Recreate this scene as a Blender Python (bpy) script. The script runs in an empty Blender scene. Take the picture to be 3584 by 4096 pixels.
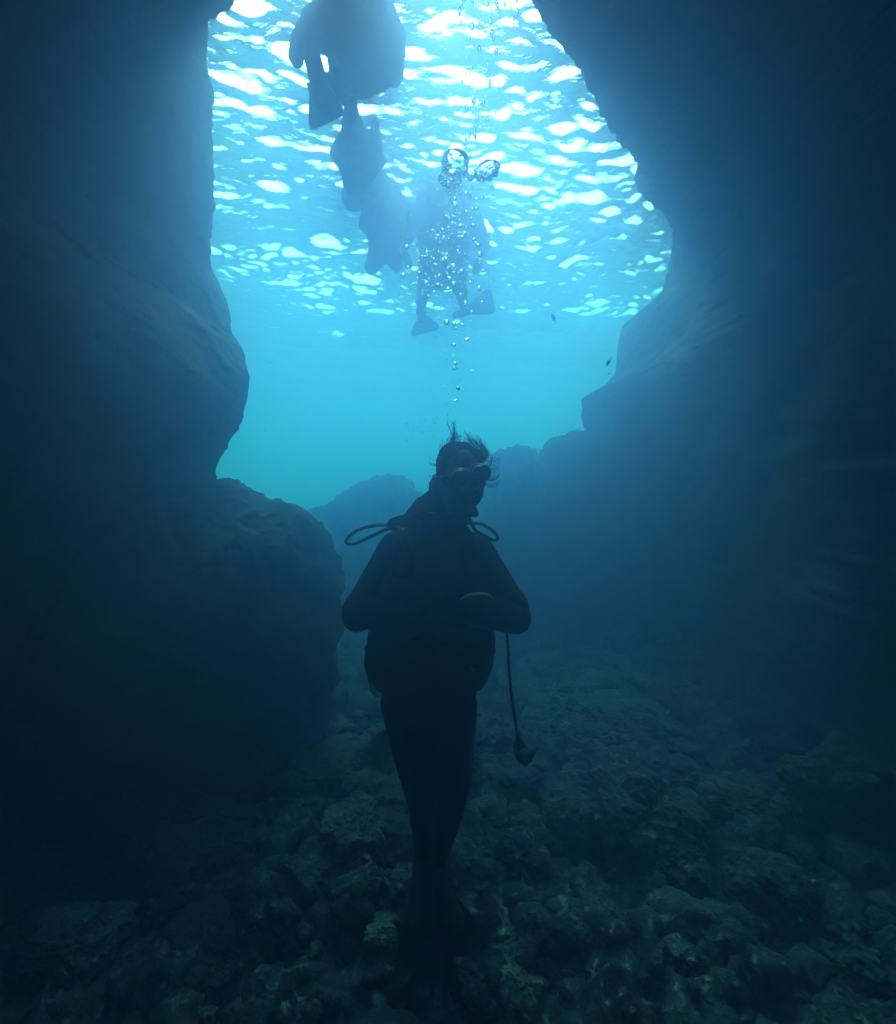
import bpy, bmesh, math, random
import numpy as np
from mathutils import Vector, Matrix
R = math.radians
SC = bpy.context.scene
COL = SC.collection
random.seed(7)
RNG = np.random.default_rng(11)

# ------------------------------------------------------------------ camera
CAMZ = 1.5
WAVE = 3.45
WL = CAMZ + 2.2          # mean water level
PITCH = 5.2
FPX = 1024.0             # focal length in pixels of a 1792 x 2048 picture
cam_d = bpy.data.cameras.new('camera'); cam = bpy.data.objects.new('camera', cam_d); COL.objects.link(cam)
cam.location = (0, 0, CAMZ); cam.rotation_euler = (R(90 - PITCH), 0, 0)
cam_d.sensor_fit = 'VERTICAL'; cam_d.sensor_height = 24; cam_d.sensor_width = 21; cam_d.lens = 12
cam_d.clip_start = 0.02; cam_d.clip_end = 500
SC.camera = cam

# ------------------------------------------------------------------ sky, sun, exposure
SUN_EL, SUN_AZ = 51.0, -2.0      # azimuth measured from +Y clockwise
SUN_STR, SKY_STR, EXPO = 1.0, 0.15, 1.9
w = bpy.data.worlds.new('World'); SC.world = w; w.use_nodes = True
nt = w.node_tree; bg = nt.nodes['Background']
sky = nt.nodes.new('ShaderNodeTexSky'); sky.sky_type = 'NISHITA'; sky.sun_disc = False
sky.ozone_density = 3; sky.dust_density = 3.5; sky.sun_elevation = R(SUN_EL); sky.sun_rotation = R(SUN_AZ)
nt.links.new(sky.outputs[0], bg.inputs[0]); bg.inputs[1].default_value = SKY_STR
sl = bpy.data.lights.new('sun', 'SUN'); sl.energy = SUN_STR; sl.angle = R(12); sl.color = (1, .96, .9)
so = bpy.data.objects.new('sun', sl); COL.objects.link(so)
sd = Vector((math.sin(R(SUN_AZ)) * math.cos(R(SUN_EL)), math.cos(R(SUN_AZ)) * math.cos(R(SUN_EL)), math.sin(R(SUN_EL))))
so.rotation_euler = sd.to_track_quat('Z', 'Y').to_euler()
vs = SC.view_settings
vs.view_transform = 'Standard'; vs.look = 'None'; vs.gamma = 1; vs.exposure = EXPO; vs.use_curve_mapping = False
cy = SC.cycles
cy.use_denoising = True
try: cy.denoiser = 'OPENIMAGEDENOISE'
except Exception: pass
cy.max_bounces = 10; cy.diffuse_bounces = 2; cy.glossy_bounces = 4; cy.transmission_bounces = 6
cy.volume_bounces = 4; cy.transparent_max_bounces = 16
cy.sample_clamp_indirect = .8; cy.sample_clamp_direct = 3; cy.use_adaptive_sampling = False
cy.caustics_refractive = True; cy.caustics_reflective = True

# ------------------------------------------------------------------ helpers
_cp, _sp = math.cos(R(PITCH)), math.sin(R(PITCH))
def ray(px, py):
    """direction of the view through a pixel of the 1792 x 2048 picture"""
    a, b = (px - 896) / FPX, (1024 - py) / FPX
    return Vector((a, _cp + b * _sp, -_sp + b * _cp))
def atY(px, py, Y):
    d = ray(px, py); return Vector((0, 0, CAMZ)) + d * (Y / d.y)
def atZ(px, py, Z):
    d = ray(px, py); return Vector((0, 0, CAMZ)) + d * ((Z - CAMZ) / d.z)

def _hash(ix, iy, iz):
    h = (ix.astype(np.int64) * 374761393 + iy.astype(np.int64) * 668265263 + iz.astype(np.int64) * 2147483647 // 3)
    h = (h ^ (h >> 13)) * 1274126177
    h = h & 0x7fffffff
    h = (h ^ (h >> 16)) & 0xffff
    return h / 32767.5 - 1.0
def vnoise(x, y, z):
    """smooth value noise, -1..1, on numpy arrays"""
    x0, y0, z0 = np.floor(x), np.floor(y), np.floor(z)
    fx, fy, fz = x - x0, y - y0, z - z0
    u, v, t = [f * f * f * (f * (f * 6 - 15) + 10) for f in (fx, fy, fz)]
    r = 0
    for a in (0, 1):
        for b in (0, 1):
            for c in (0, 1):
                r = r + _hash(x0 + a, y0 + b, z0 + c) * (u if a else 1 - u) * (v if b else 1 - v) * (t if c else 1 - t)
    return r
def fbm(x, y, z, octv=4, gain=.5, lac=2.03):
    a, f, s = 1.0, 1.0, 0
    for i in range(octv):
        s = s + a * vnoise(x * f + 17.3 * i, y * f - 9.1 * i, z * f + 5.7 * i); a *= gain; f *= lac
    return s

def link(o, parent=None):
    COL.objects.link(o)
    if parent is not None: o.parent = parent
    return o
def tag(o, label=None, cat=None, group=None, kind=None):
    if label: o['label'] = label
    if cat: o['category'] = cat
    if group: o['group'] = group
    if kind: o['kind'] = kind
    return o
def mesh_obj(name, verts, faces, mat, parent=None, smooth=True):
    me = bpy.data.meshes.new(name)
    if isinstance(verts, np.ndarray): verts = verts.tolist()
    if isinstance(faces, np.ndarray): faces = faces.tolist()
    me.from_pydata(verts, [], faces); me.update()
    if smooth: me.polygons.foreach_set('use_smooth', [True] * len(me.polygons))
    if mat: me.materials.append(mat)
    return link(bpy.data.objects.new(name, me), parent)
def grid_faces(nu, nv, wrap_u=False):
    """verts index = i*nv + j ; i along u"""
    I = np.arange(nu if wrap_u else nu - 1); J = np.arange(nv - 1)
    ii, jj = np.meshgrid(I, J, indexing='ij'); i2 = (ii + 1) % nu
    return np.stack([ii * nv + jj, i2 * nv + jj, i2 * nv + jj + 1, ii * nv + jj + 1], -1).reshape(-1, 4)

# ------------------------------------------------------------------ materials
def newmat(name):
    m = bpy.data.materials.new(name); m.use_nodes = True
    n = m.node_tree.nodes; l = m.node_tree.links
    return m, n, l, n['Principled BSDF']
def rock_mat(name, dark, light, scale=6.0, bump=.5, pale=None):
    m, n, l, b = newmat(name)
    tc = n.new('ShaderNodeTexCoord')
    geo = n.new('ShaderNodeNewGeometry')
    n1 = n.new('ShaderNodeTexNoise'); n1.inputs['Scale'].default_value = scale; n1.inputs['Detail'].default_value = 8; n1.inputs['Roughness'].default_value = .65
    n2 = n.new('ShaderNodeTexNoise'); n2.inputs['Scale'].default_value = scale * 5; n2.inputs['Detail'].default_value = 6
    n3 = n.new('ShaderNodeTexVoronoi'); n3.inputs['Scale'].default_value = scale * 2.2
    for q in (n1, n2, n3): l.new(geo.outputs['Position'], q.inputs['Vector'])
    cr = n.new('ShaderNodeValToRGB'); cr.color_ramp.elements[0].position = .36; cr.color_ramp.elements[1].position = .66
    cr.color_ramp.elements[0].color = (*dark, 1); cr.color_ramp.elements[1].color = (*light, 1)
    l.new(n1.outputs['Fac'], cr.inputs[0])
    last = cr.outputs[0]
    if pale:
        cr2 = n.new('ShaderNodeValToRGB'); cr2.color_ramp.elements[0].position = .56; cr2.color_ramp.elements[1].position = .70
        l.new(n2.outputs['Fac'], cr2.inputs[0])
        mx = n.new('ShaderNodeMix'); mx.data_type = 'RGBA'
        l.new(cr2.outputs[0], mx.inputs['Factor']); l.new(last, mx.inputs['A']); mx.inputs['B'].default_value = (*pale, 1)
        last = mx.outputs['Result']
    l.new(last, b.inputs['Base Color'])
    b.inputs['Roughness'].default_value = .95; b.inputs['Specular IOR Level'].default_value = .15
    ad = n.new('ShaderNodeMath'); ad.operation = 'MULTIPLY_ADD'; l.new(n2.outputs['Fac'], ad.inputs[0]); ad.inputs[1].default_value = .5
    l.new(n1.outputs['Fac'], ad.inputs[2])
    bp = n.new('ShaderNodeBump'); bp.inputs['Strength'].default_value = bump; bp.inputs['Distance'].default_value = .06
    l.new(ad.outputs[0], bp.inputs['Height']); l.new(bp.outputs[0], b.inputs['Normal'])
    return m
def plain_mat(name, col, rough=.5, spec=.5, metal=0, nscale=0, namt=0):
    m, n, l, b = newmat(name)
    b.inputs['Base Color'].default_value = (*col, 1); b.inputs['Roughness'].default_value = rough
    b.inputs['Specular IOR Level'].default_value = spec; b.inputs['Metallic'].default_value = metal
    tc = n.new('ShaderNodeTexCoord'); nz = n.new('ShaderNodeTexNoise'); nz.inputs['Scale'].default_value = nscale or 40
    l.new(tc.outputs['Object'], nz.inputs['Vector'])
    bp = n.new('ShaderNodeBump'); bp.inputs['Strength'].default_value = namt or .15; bp.inputs['Distance'].default_value = .004
    l.new(nz.outputs['Fac'], bp.inputs['Height']); l.new(bp.outputs[0], b.inputs['Normal'])
    return m
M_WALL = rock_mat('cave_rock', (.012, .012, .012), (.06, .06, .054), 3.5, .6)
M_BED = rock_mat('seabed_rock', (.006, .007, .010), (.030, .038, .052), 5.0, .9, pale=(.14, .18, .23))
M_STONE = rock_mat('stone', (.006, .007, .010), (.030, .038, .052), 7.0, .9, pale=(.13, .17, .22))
M_SAND = rock_mat('sand', (.12, .12, .11), (.22, .22, .20), 2.0, .2)

def water_material():
    m = bpy.data.materials.new('water_surface'); m.use_nodes = True
    n = m.node_tree.nodes; l = m.node_tree.links; n.clear()
    out = n.new('ShaderNodeOutputMaterial')
    gl = n.new('ShaderNodeBsdfGlass'); gl.inputs['IOR'].default_value = 1.333; gl.inputs['Roughness'].default_value = .03
    tr = n.new('ShaderNodeBsdfTransparent'); tr.inputs[0].default_value = (.95, .98, 1, 1)
    geo = n.new('ShaderNodeNewGeometry')
    dot = n.new('ShaderNodeVectorMath'); dot.operation = 'DOT_PRODUCT'
    l.new(geo.outputs['Incoming'], dot.inputs[0]); l.new(geo.outputs['Normal'], dot.inputs[1])
    ab = n.new('ShaderNodeMath'); ab.operation = 'ABSOLUTE'; l.new(dot.outputs['Value'], ab.inputs[0])
    # steep light passes the surface, grazing light meets its gloss and total reflection
    mr = n.new('ShaderNodeMapRange'); mr.interpolation_type = 'SMOOTHSTEP'
    mr.inputs['From Min'].default_value = .66; mr.inputs['From Max'].default_value = .86
    mr.inputs['To Min'].default_value = 0; mr.inputs['To Max'].default_value = .92
    l.new(ab.outputs[0], mr.inputs[0])
    mx = n.new('ShaderNodeMixShader'); l.new(mr.outputs[0], mx.inputs[0]); l.new(gl.outputs[0], mx.inputs[1]); l.new(tr.outputs[0], mx.inputs[2])
    l.new(mx.outputs[0], out.inputs['Surface'])
    # fine ripples
    mp = n.new('ShaderNodeMapping'); mp.inputs['Scale'].default_value = (1, 1.5, 1); mp.inputs['Rotation'].default_value = (0, 0, R(12))
    l.new(geo.outputs['Position'], mp.inputs['Vector'])
    nz = n.new('ShaderNodeTexNoise'); nz.inputs['Scale'].default_value = 9; nz.inputs['Detail'].default_value = 3
    l.new(mp.outputs[0], nz.inputs['Vector'])
    bp = n.new('ShaderNodeBump'); bp.inputs['Strength'].default_value = 1; bp.inputs['Distance'].default_value = .02
    l.new(nz.outputs['Fac'], bp.inputs['Height']); l.new(bp.outputs[0], gl.inputs['Normal'])
    return m

# ------------------------------------------------------------------ water surface
def axis(lo, hi, fine_lo, fine_hi, step, grow=1.08):
    a = list(np.arange(fine_lo, fine_hi, step))
    s = step; x = fine_hi
    while x < hi: a.append(x); s *= grow; x += s
    a.append(hi)
    s = step; x = fine_lo - step; pre = []
    while x > lo: pre.append(x); s *= grow; x -= s
    pre.append(lo)
    return np.array(pre[::-1] + a)
def wave_h(X, Y):
    q = X * .97 + Y * .22; p = Y * .97 - X * .22
    wx = .25 * vnoise(q * 1.1, p * 1.1, q * 0 + 3.3)
    h = .035 * vnoise(q * .55, p * .95 + wx, 0 * q)
    h = h + .018 * vnoise(q * 2.3 + 4, p * 4.4 + wx * 2, 0 * q + 1.5)
    h = h + .0105 * vnoise(q * 5.2, p * 11 + wx * 4, 0 * q + 7.5)
    h = h + .0068 * vnoise(q * 9, p * 17 + wx * 6, 0 * q + 11.5)
    h = h + .0036 * vnoise(q * 16, p * 28, 0 * q + 15.5)
    m = vnoise(q * .8 + 31, p * 1.5, 0 * q + 21.5) + .5 * vnoise(q * 2.1 + 3, p * 3.3, 0 * q + 25.5)
    return h * WAVE * (.80 + .62 * np.clip(m, -.6, 1.4))
def build_water():
    xs = axis(-45, 45, -3.0, 3.0, .022); ys = axis(-3, 70, 1.7, 7.5, .018, 1.04)
    X, Y = np.meshgrid(xs, ys, indexing='ij')
    Z = WL + wave_h(X, Y)
    V = np.stack([X, Y, Z], -1).reshape(-1, 3)
    o = mesh_obj('water_surface', V, grid_faces(len(xs), len(ys)), water_material())
    tag(o, kind='structure')
build_water()

# ------------------------------------------------------------------ seabed
def bed_h(X, Y):
    h = .10 * fbm(X * .9, Y * .9, X * 0 + .3, 3) 
    h = h + .07 * np.abs(fbm(X * 2.6, Y * 2.6, X * 0 + 4.3, 3)) + .03 * fbm(X * 9, Y * 9, X * 0 + 8.3, 3)
    h = h + .10 * (1 - 2 * np.abs(vnoise(X * 3.1, Y * 3.1, X * 0 + 2.2))) * (.5 + .5 * vnoise(X * 1.3, Y * 1.3, X * 0 + 6.6)) + .045 * (1 - 2 * np.abs(vnoise(X * 7.3, Y * 7.3, X * 0 + 12.2)))
    s = np.clip((np.hypot(X, Y * .8) - 2.6) / 3, 0, 1)
    side = np.clip((np.abs(X + .1) - 1.6) / 2.2, 0, 1)
    far = np.clip((Y - 6) / 12, 0, 1)
    return h - .34 + .42 * side * side * (1 - far) - 1.0 * far
def build_seabed():
    xs = axis(-45, 45, -3.4, 3.4, .024, 1.1); ys = axis(-7, 70, .6, 6, .022, 1.06)
    X, Y = np.meshgrid(xs, ys, indexing='ij')
    V = np.stack([X, Y, bed_h(X, Y)], -1).reshape(-1, 3)
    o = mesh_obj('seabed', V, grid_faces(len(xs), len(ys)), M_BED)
    # pale sand further out of the cave
    o.data.materials.append(M_SAND)
    F = grid_faces(len(xs), len(ys)); cen = V[F].mean(1)
    k = (cen[:, 1] + 1.2 * fbm(cen[:, 0] * .8, cen[:, 1] * .8, cen[:, 0] * 0, 4) > 7.5).astype(np.int32)
    o.data.polygons.foreach_set('material_index', k)
    tag(o, kind='structure')
build_seabed()

# ------------------------------------------------------------------ cave
# outline of the mouth in the picture, clockwise from the lower left
MOUTH = [(330, 1500), (330, 1250), (360, 1060), (418, 962), (424, 905), (444, 868), (470, 800), (478, 742), (468, 690), (443, 655), (444, 612),
         (430, 572), (412, 525), (418, 480), (428, 420), (424, 340), (432, 250), (428, 180), (405, 110), (415, 40), (470, -20), (590, -60),
         (700, -90), (880, -105), (1010, -60), (1066, 0), (1092, 62), (1128, 92), (1160, 140), (1188, 200), (1222, 262), (1262, 300), (1277, 322), (1268, 360),
         (1286, 398), (1326, 428), (1346, 470), (1340, 520), (1322, 590), (1300, 630), (1243, 652), (1240, 742), (1212, 772), (1172, 792),
         (1172, 822), (1183, 862), (1178, 900), (1200, 1000), (1240, 1130), (1290, 1300), (1330, 1500)]
def build_cave():
    pts = []
    for i, (px, py) in enumerate(MOUTH):
        Y = 3.5 + .25 * math.sin(py * .011 + px * .004)
        if px > 1050: Y = 4.0 + 2.1 * min(max((py - 380) / 260, 0), 1)
        p = atY(px, py, Y)
        if p.z > WL - .16:
            p = atZ(px, py, WL - .16)
        pts.append(p)
    pts = np.array([tuple(p) for p in pts])
    d = np.r_[0, np.cumsum(np.linalg.norm(np.diff(pts, axis=0), axis=1))]
    N = 760
    t = np.linspace(0, d[-1], N)
    O = np.stack([np.interp(t, d, pts[:, k]) for k in range(3)], -1)
    O[:, 1] = np.convolve(np.r_[[O[0, 1]] * 12, O[:, 1], [O[-1, 1]] * 12], np.ones(25) / 25, 'valid')
    cen = np.array([-.0, 0, 1.4]); HW = 2.5
    rad = O - cen; rad[:, 1] = 0
    rl = np.linalg.norm(rad, axis=1, keepdims=True); rn = rad / rl
    def smooth(A, wd):
        if wd < 1: return A
        kx = np.arange(-3 * wd, 3 * wd + 1); kr = np.exp(-.5 * (kx / wd) ** 2); kr /= kr.sum()
        B = np.vstack([np.repeat(A[:1], 3 * wd, 0), A, np.repeat(A[-1:], 3 * wd, 0)])
        return np.stack([np.convolve(B[:, c], kr, 'valid') for c in range(3)], -1)
    box = 1 / np.maximum(np.abs(rn[:, :1]), np.abs(rn[:, 2:3])) ** .75
    rings = []
    # outer face, away from the camera, going outwards and up
    for s in np.linspace(1, 0, 46)[:-1]:
        off = 9.0 * s ** 2.2 + .25 * s
        up = np.clip(rn[:, 2] * 1.6, 0, 1) ** .8 * np.clip((O[:, 2] - WL + .9) / .6, 0, 1)
        P = O + rn * off; P[:, 1] += (.5 * s ** .5 + 1.2 * s) * (1 - up) - 5.0 * s ** 1.3 * up
        P[:, 2] = np.minimum(P[:, 2], WL + .42)
        P[:, 2] = np.maximum(P[:, 2], -.8)
        rings.append(P)
    # inner face, towards and behind the camera
    M = 90
    for s in np.linspace(0, 1, M) ** 1.5:
        y = O[:, 1] * (1 - s) + (-4.0) * s
        e = 1 - (1 - s) ** 1.25
        target = np.stack([3.9 * rn[:, 0], 0 * rl[:, 0], 1.4 + 2.6 * rn[:, 2]], -1)
        Os = smooth(O, int(60 * min(1, max(0, s - .10) * 3)))
        P = Os * 1.0
        P[:, 0] = Os[:, 0] * (1 - e) + HW * (rn * box)[:, 0] * e
        P[:, 2] = Os[:, 2] * (1 - e) + (1.4 + 2.5 * (rn * box)[:, 2]) * e
        P[:, 1] = y
        P[:, 2] = np.minimum(P[:, 2], WL + .02)
        rings.append(P)
    for s in (.75, .4, .05):
        P = rings[-1].copy() if s == .75 else P.copy()
        P = cen + (rings[-1] - cen) * np.array([s, 1, s]); P[:, 1] = -4.6
        rings.append(P)
    G = np.array(rings)                      # ring, around, 3
    G = np.swapaxes(G, 0, 1)                 # around, ring, 3
    nu, nv = G.shape[:2]
    V = G.reshape(-1, 3)
    # rugged displacement along the radial direction
    amp_r = np.tile(np.r_[np.linspace(1.4, .1, 45), np.linspace(.1, 1.6, M), np.full(3, 1.6)][None, :], (nu, 1)).reshape(-1)
    n = fbm(V[:, 0] * 1.1, V[:, 1] * 1.1, V[:, 2] * 1.1, 3)
    n2 = fbm(V[:, 0] * 5, V[:, 1] * 5, V[:, 2] * 5, 4, .55)
    D = np.repeat(rn[:, None, :], nv, 1).reshape(-1, 3)
    n3 = fbm(V[:, 0] * 17, V[:, 1] * 17, V[:, 2] * 17, 3, .6)
    rg = 1 - np.abs(fbm(V[:, 0] * 2.6 + 9, V[:, 1] * 2.6, V[:, 2] * 3.4, 4, .55))
    V = V + D * ((amp_r - .1) * .14 * (.6 - rg))[:, None]
    V = V + D * (amp_r * n * .16 + n2 * .028 * (1 + amp_r) + n3 * .016)[:, None]
    V[:, 1] += .05 * n2
    V[:, 2] = np.minimum(V[:, 2], WL + .42)
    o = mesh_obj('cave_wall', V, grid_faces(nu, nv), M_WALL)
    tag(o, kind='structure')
build_cave()

# ------------------------------------------------------------------ rocks
def onbed(px, py):
    d = ray(px, py); t = .6
    while t < 30:
        p = Vector((0, 0, CAMZ)) + d * t
        if p.z < float(bed_h(np.array([p.x]), np.array([p.y]))[0]): return p
        t += .02
    return p
_ico = {}
def ico(sub):
    if sub not in _ico:
        bm = bmesh.new(); bmesh.ops.create_icosphere(bm, subdivisions=sub, radius=1)
        _ico[sub] = (np.array([tuple(v.co) for v in bm.verts]), [tuple(v.index for v in f.verts) for f in bm.faces]); bm.free()
    return _ico[sub]
def stone_verts(sub, rad, seed, rough=.28):
    v, f = ico(sub)
    a = v * 1.15 + seed * 7.7
    d = 1 + rough * fbm(a[:, 0], a[:, 1], a[:, 2], 3) + rough * .35 * np.abs(fbm(a[:, 0] * 3.3, a[:, 1] * 3.3, a[:, 2] * 3.3, 3))
    d += rough * .16 * fbm(a[:, 0] * 9, a[:, 1] * 9, a[:, 2] * 9, 3)
    v = v * d[:, None]
    v = np.sign(v) * np.abs(v) ** .88
    return v * np.array(rad), f
def add_stone(px, py, wpx, hpx, label, seed, depth=1.0, name='boulder', mat=None, sub=6, rough=.45, sink=.55, group=None):
    """a stone whose foot sits on the bed under the pixel; width and height given in picture pixels"""
    p = onbed(px, py); k = (p - Vector((0, 0, CAMZ))).dot(Vector((0, _cp, -_sp))) / FPX
    rx, rz = wpx * k / 2, hpx * k / 2
    v, f = stone_verts(sub, (rx, rx * depth, rz), seed, rough)
    o = mesh_obj(name, v, f, mat or M_STONE)
    o.location = (p.x, p.y + rx * depth * .8, p.z + rz * (1 - sink) - .02)
    return tag(o, label, 'rock' if name == 'boulder' else 'stone', group)
def traced_rock(name, outline, Y, thick, label, seed, cpx=None, sub_n=260, rings=70, amp=.05):
    sub_n = 520; rings = 130
    """a rounded rock: silhouette polygon (picture pixels, at distance Y) given thickness front and back"""
    P = np.array([tuple(atY(px, py, Y)) for px, py in outline]); P = np.vstack([P, P[:1]])
    d = np.r_[0, np.cumsum(np.linalg.norm(np.diff(P, axis=0), axis=1))]
    t = np.linspace(0, d[-1], sub_n, endpoint=False)
    O = np.stack([np.interp(t, d, P[:, k]) for k in range(3)], -1)
    C = O.mean(0) if cpx is None else np.array(tuple(atY(*cpx, Y)))
    u = np.linspace(-1, 1, rings); ph = (u + 1) * math.pi / 2
    V = []
    for t_ in u:
        rr = 1 - abs(t_) ** 1.6; rr = max(rr, .003)
        dep = (1 - rr ** 2.6) ** (1 / 2.6)
        q = C + (O - C) * rr
        q = q.copy(); q[:, 1] = Y + math.copysign(dep, t_) * thick
        V.append(q)
    V = np.array(V).swapaxes(0, 1)
    nrm = V - C; nrm /= np.linalg.norm(nrm, axis=2, keepdims=True) + 1e-6
    f3 = 1.3 * fbm(V[..., 0] * 2 + seed, V[..., 1] * 2, V[..., 2] * 2, 5, .55)
    wgt = .35 + .65 * np.abs(np.cos(ph))[None, :]
    f4 = fbm(V[..., 0] * 11 + seed, V[..., 1] * 11, V[..., 2] * 11, 4, .6)
    V = V + nrm * (f3 * amp * wgt + f4 * amp * .22)[..., None]
    nu, nv = V.shape[:2]
    o = mesh_obj(name, V.reshape(-1, 3), grid_faces(nu, nv, True), M_WALL)
    return tag(o, label, 'rock')

def build_rocks():
    traced_rock('boulder', [(-250, 1015), (60, 1004), (180, 990), (300, 975), (415, 962), (455, 968), (490, 982), (522, 1006), (545, 1004), (580, 1012), (615, 1022), (640, 1040),
                 (658, 1075), (672, 1115), (682, 1170), (684, 1230), (676, 1300), (660, 1400), (640, 1470), (610, 1540), (400, 1610), (100, 1650), (-250, 1680)],
                3.15, .72, 'massive rounded dark boulder filling the left side below the cave mouth', 3.1, (210, 1330), 420, 110, .13)
    traced_rock('boulder', [(560, 1500), (600, 1030), (640, 1020), (672, 1012), (690, 990), (718, 968), (760, 955), (800, 952), (818, 962), (828, 985), (850, 990), (880, 1010), (960, 1040), (1000, 1500)],
                7.6, 1.2, 'hazy blue rock mound far off, seen left of the diver\'s neck', 5.2, (780, 1200), 300, 90, .16)
    traced_rock('boulder', [(930, 1450), (950, 990), (975, 930), (990, 908), (1015, 898), (1045, 896), (1068, 902), (1085, 915), (1110, 960), (1180, 1100), (1250, 1450)],
                7.0, 1.2, 'round topped hazy rock right behind the diver\'s head', 7.9, (1060, 1150), 300, 90, .13)
    traced_rock('boulder', [(1040, 1450), (1060, 1000), (1085, 912), (1095, 885), (1120, 874), (1150, 868), (1185, 866), (1260, 850), (1420, 900), (1500, 1450)],
                6.5, 1.0, 'stepped hazy rock ledge low against the right cave wall', 9.4, (1250, 1150), 300, 90, .13)
    S = add_stone
    S(1292, 1716, 250, 160, 'wide dark boulder on the seabed right of the hanging gauge', 1.3, .9)
    S(1378, 1772, 132, 100, 'domed grey stone just in front of the wide dark boulder', 2.6)
    S(1020, 1752, 110, 78, 'squat dark stone right of the diver\'s ankles', 3.7)
    S(1590, 1872, 150, 120, 'dark round boulder on the lower right seabed', 4.4)
    S(1725, 1650, 190, 160, 'tall dark boulder at the right edge of the seabed', 5.1)
    S(335, 1838, 215, 130, 'dark humped boulder on the lower left seabed', 6.6)
    S(270, 1690, 330, 62, 'long low rock slab at the foot of the massive boulder', 7.2, .5)
    S(1042, 2008, 92, 66, 'pale encrusted stone at the bottom, just right of the fins', 8.3, .8, mat=M_PALE)
    S(760, 1905, 74, 60, 'pale lumpy stone at the bottom, just left of the fins', 9.1, mat=M_PALE, name='rock')
    S(430, 1990, 150, 90, 'greyish crusted stone on the lower left seabed near the frame edge', 10.5, mat=M_MID, name='rock')
    S(600, 1800, 130, 84, 'mottled stone midway between the left boulders and the fins', 11.9, mat=M_MID, name='rock')
    S(1200, 1905, 120, 80, 'mottled angular stone right of the pale encrusted stone', 12.7, mat=M_MID, name='rock')
    S(1420, 1960, 170, 90, 'low broad stone at the bottom right of the seabed', 13.3, mat=M_MID, name='rock')
    S(1090, 1640, 95, 50, 'small flat stone under the hanging gauge', 14.2, mat=M_MID, name='rock')
    S(700, 1700, 120, 64, 'low mottled stone left of the diver\'s shins', 15.8, mat=M_MID, name='rock')
    S(1530, 1640, 150, 70, 'low broad rock between the wide boulder and the right edge', 16.4, name='boulder')
    S(640, 1580, 140, 60, 'low dark rock beside the right foot of the massive boulder', 17.7, name='boulder')
    S(1250, 1480, 160, 46, 'flat dim rock on the seabed far right of the diver\'s hips', 18.1, name='boulder')
    S(90, 1960, 180, 110, 'rough stone in the lower left corner of the seabed', 19.9, mat=M_MID, name='rock')
    S(1720, 1960, 170, 110, 'rough dark stone in the lower right corner of the seabed', 20.3, name='boulder')
    # loose rubble: nobody could count it
    V, F, n = [], [], 0
    rs = np.random.default_rng(5)
    v0, f0 = ico(3); f0 = np.array(f0)
    for i in range(2600):
        y = .9 + 5.5 * rs.random() ** 1.3; x = (rs.random() - .5) * (1.2 + y * 1.9)
        r = .012 + .085 * rs.random() ** 4 + .012 * rs.random()
        if rs.random() < .35: r *= 1 + y * .18
        a = v0 * 1.1 + i * 3.17
        dd = 1 + .55 * vnoise(a[:, 0], a[:, 1], a[:, 2]) + .3 * vnoise(a[:, 0] * 2.7, a[:, 1] * 2.7, a[:, 2] * 2.7)
        q = v0 * dd[:, None] * np.array([1, .7 + .5 * rs.random(), .45 + .4 * rs.random()]) * r
        an = rs.random() * 6.28; c, s_ = math.cos(an), math.sin(an)
        q = np.stack([q[:, 0] * c - q[:, 1] * s_, q[:, 0] * s_ + q[:, 1] * c, q[:, 2]], -1)
        z = float(bed_h(np.array([x]), np.array([y]))[0]) - r * .05
        V.append(q + np.array([x, y, z])); F.append(f0 + n); n += len(v0)
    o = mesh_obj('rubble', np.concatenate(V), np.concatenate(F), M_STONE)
    tag(o, 'loose dark rubble strewn over the cave seabed', None, None, 'stuff')
M_PALE = rock_mat('pale_stone', (.05, .07, .075), (.17, .22, .23), 14, .8)
M_MID = rock_mat('mottled_stone', (.010, .012, .015), (.065, .085, .11), 12, .9, pale=(.15, .20, .25))
build_rocks()

# ------------------------------------------------------------------ modelling tools for figures
def capsule_bm(bm, p1, r1, p2, r2, seg=14, flat=1.0, flat_dir=None):
    """tapered limb with round ends; flat squeezes it along flat_dir"""
    p1, p2 = Vector(p1), Vector(p2); ax = (p2 - p1); L = ax.length; ax = ax / max(L, 1e-6)
    ref = Vector(flat_dir) if flat_dir is not None else (Vector((0, 1, 0)) if abs(ax.y) < .9 else Vector((1, 0, 0)))
    e1 = (ref - ax * ref.dot(ax)).normalized(); e2 = ax.cross(e1)
    st = []
    for k in range(5): a = math.pi / 2 * (1 - k / 4); st.append((-r1 * math.sin(a), r1 * math.cos(a)))
    st += [(L * t, r1 + (r2 - r1) * t) for t in (.25, .5, .75)]
    for k in range(5): a = math.pi / 2 * (k / 4); st.append((L + r2 * math.sin(a), r2 * math.cos(a)))
    rows = []
    for (u, r) in st:
        if r < 1e-5: rows.append([bm.verts.new(p1 + ax * u)]); continue
        rows.append([bm.verts.new(p1 + ax * u + (e1 * math.cos(2 * math.pi * j / seg) * flat + e2 * math.sin(2 * math.pi * j / seg)) * r) for j in range(seg)])
    for a, b in zip(rows, rows[1:]):
        for j in range(seg):
            j2 = (j + 1) % seg
            if len(a) == 1: bm.faces.new((a[0], b[j2], b[j]))
            elif len(b) == 1: bm.faces.new((a[j], a[j2], b[0]))
            else: bm.faces.new((a[j], a[j2], b[j2], b[j]))
def ell_bm(bm, c, r, rot=None):
    g = bmesh.ops.create_icosphere(bm, subdivisions=3, radius=1)
    M = Matrix.Translation(Vector(c)) @ (rot.to_4x4() if rot is not None else Matrix.Identity(4)) @ Matrix.Diagonal((*r, 1))
    bmesh.ops.transform(bm, matrix=M, verts=g['verts'])
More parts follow.
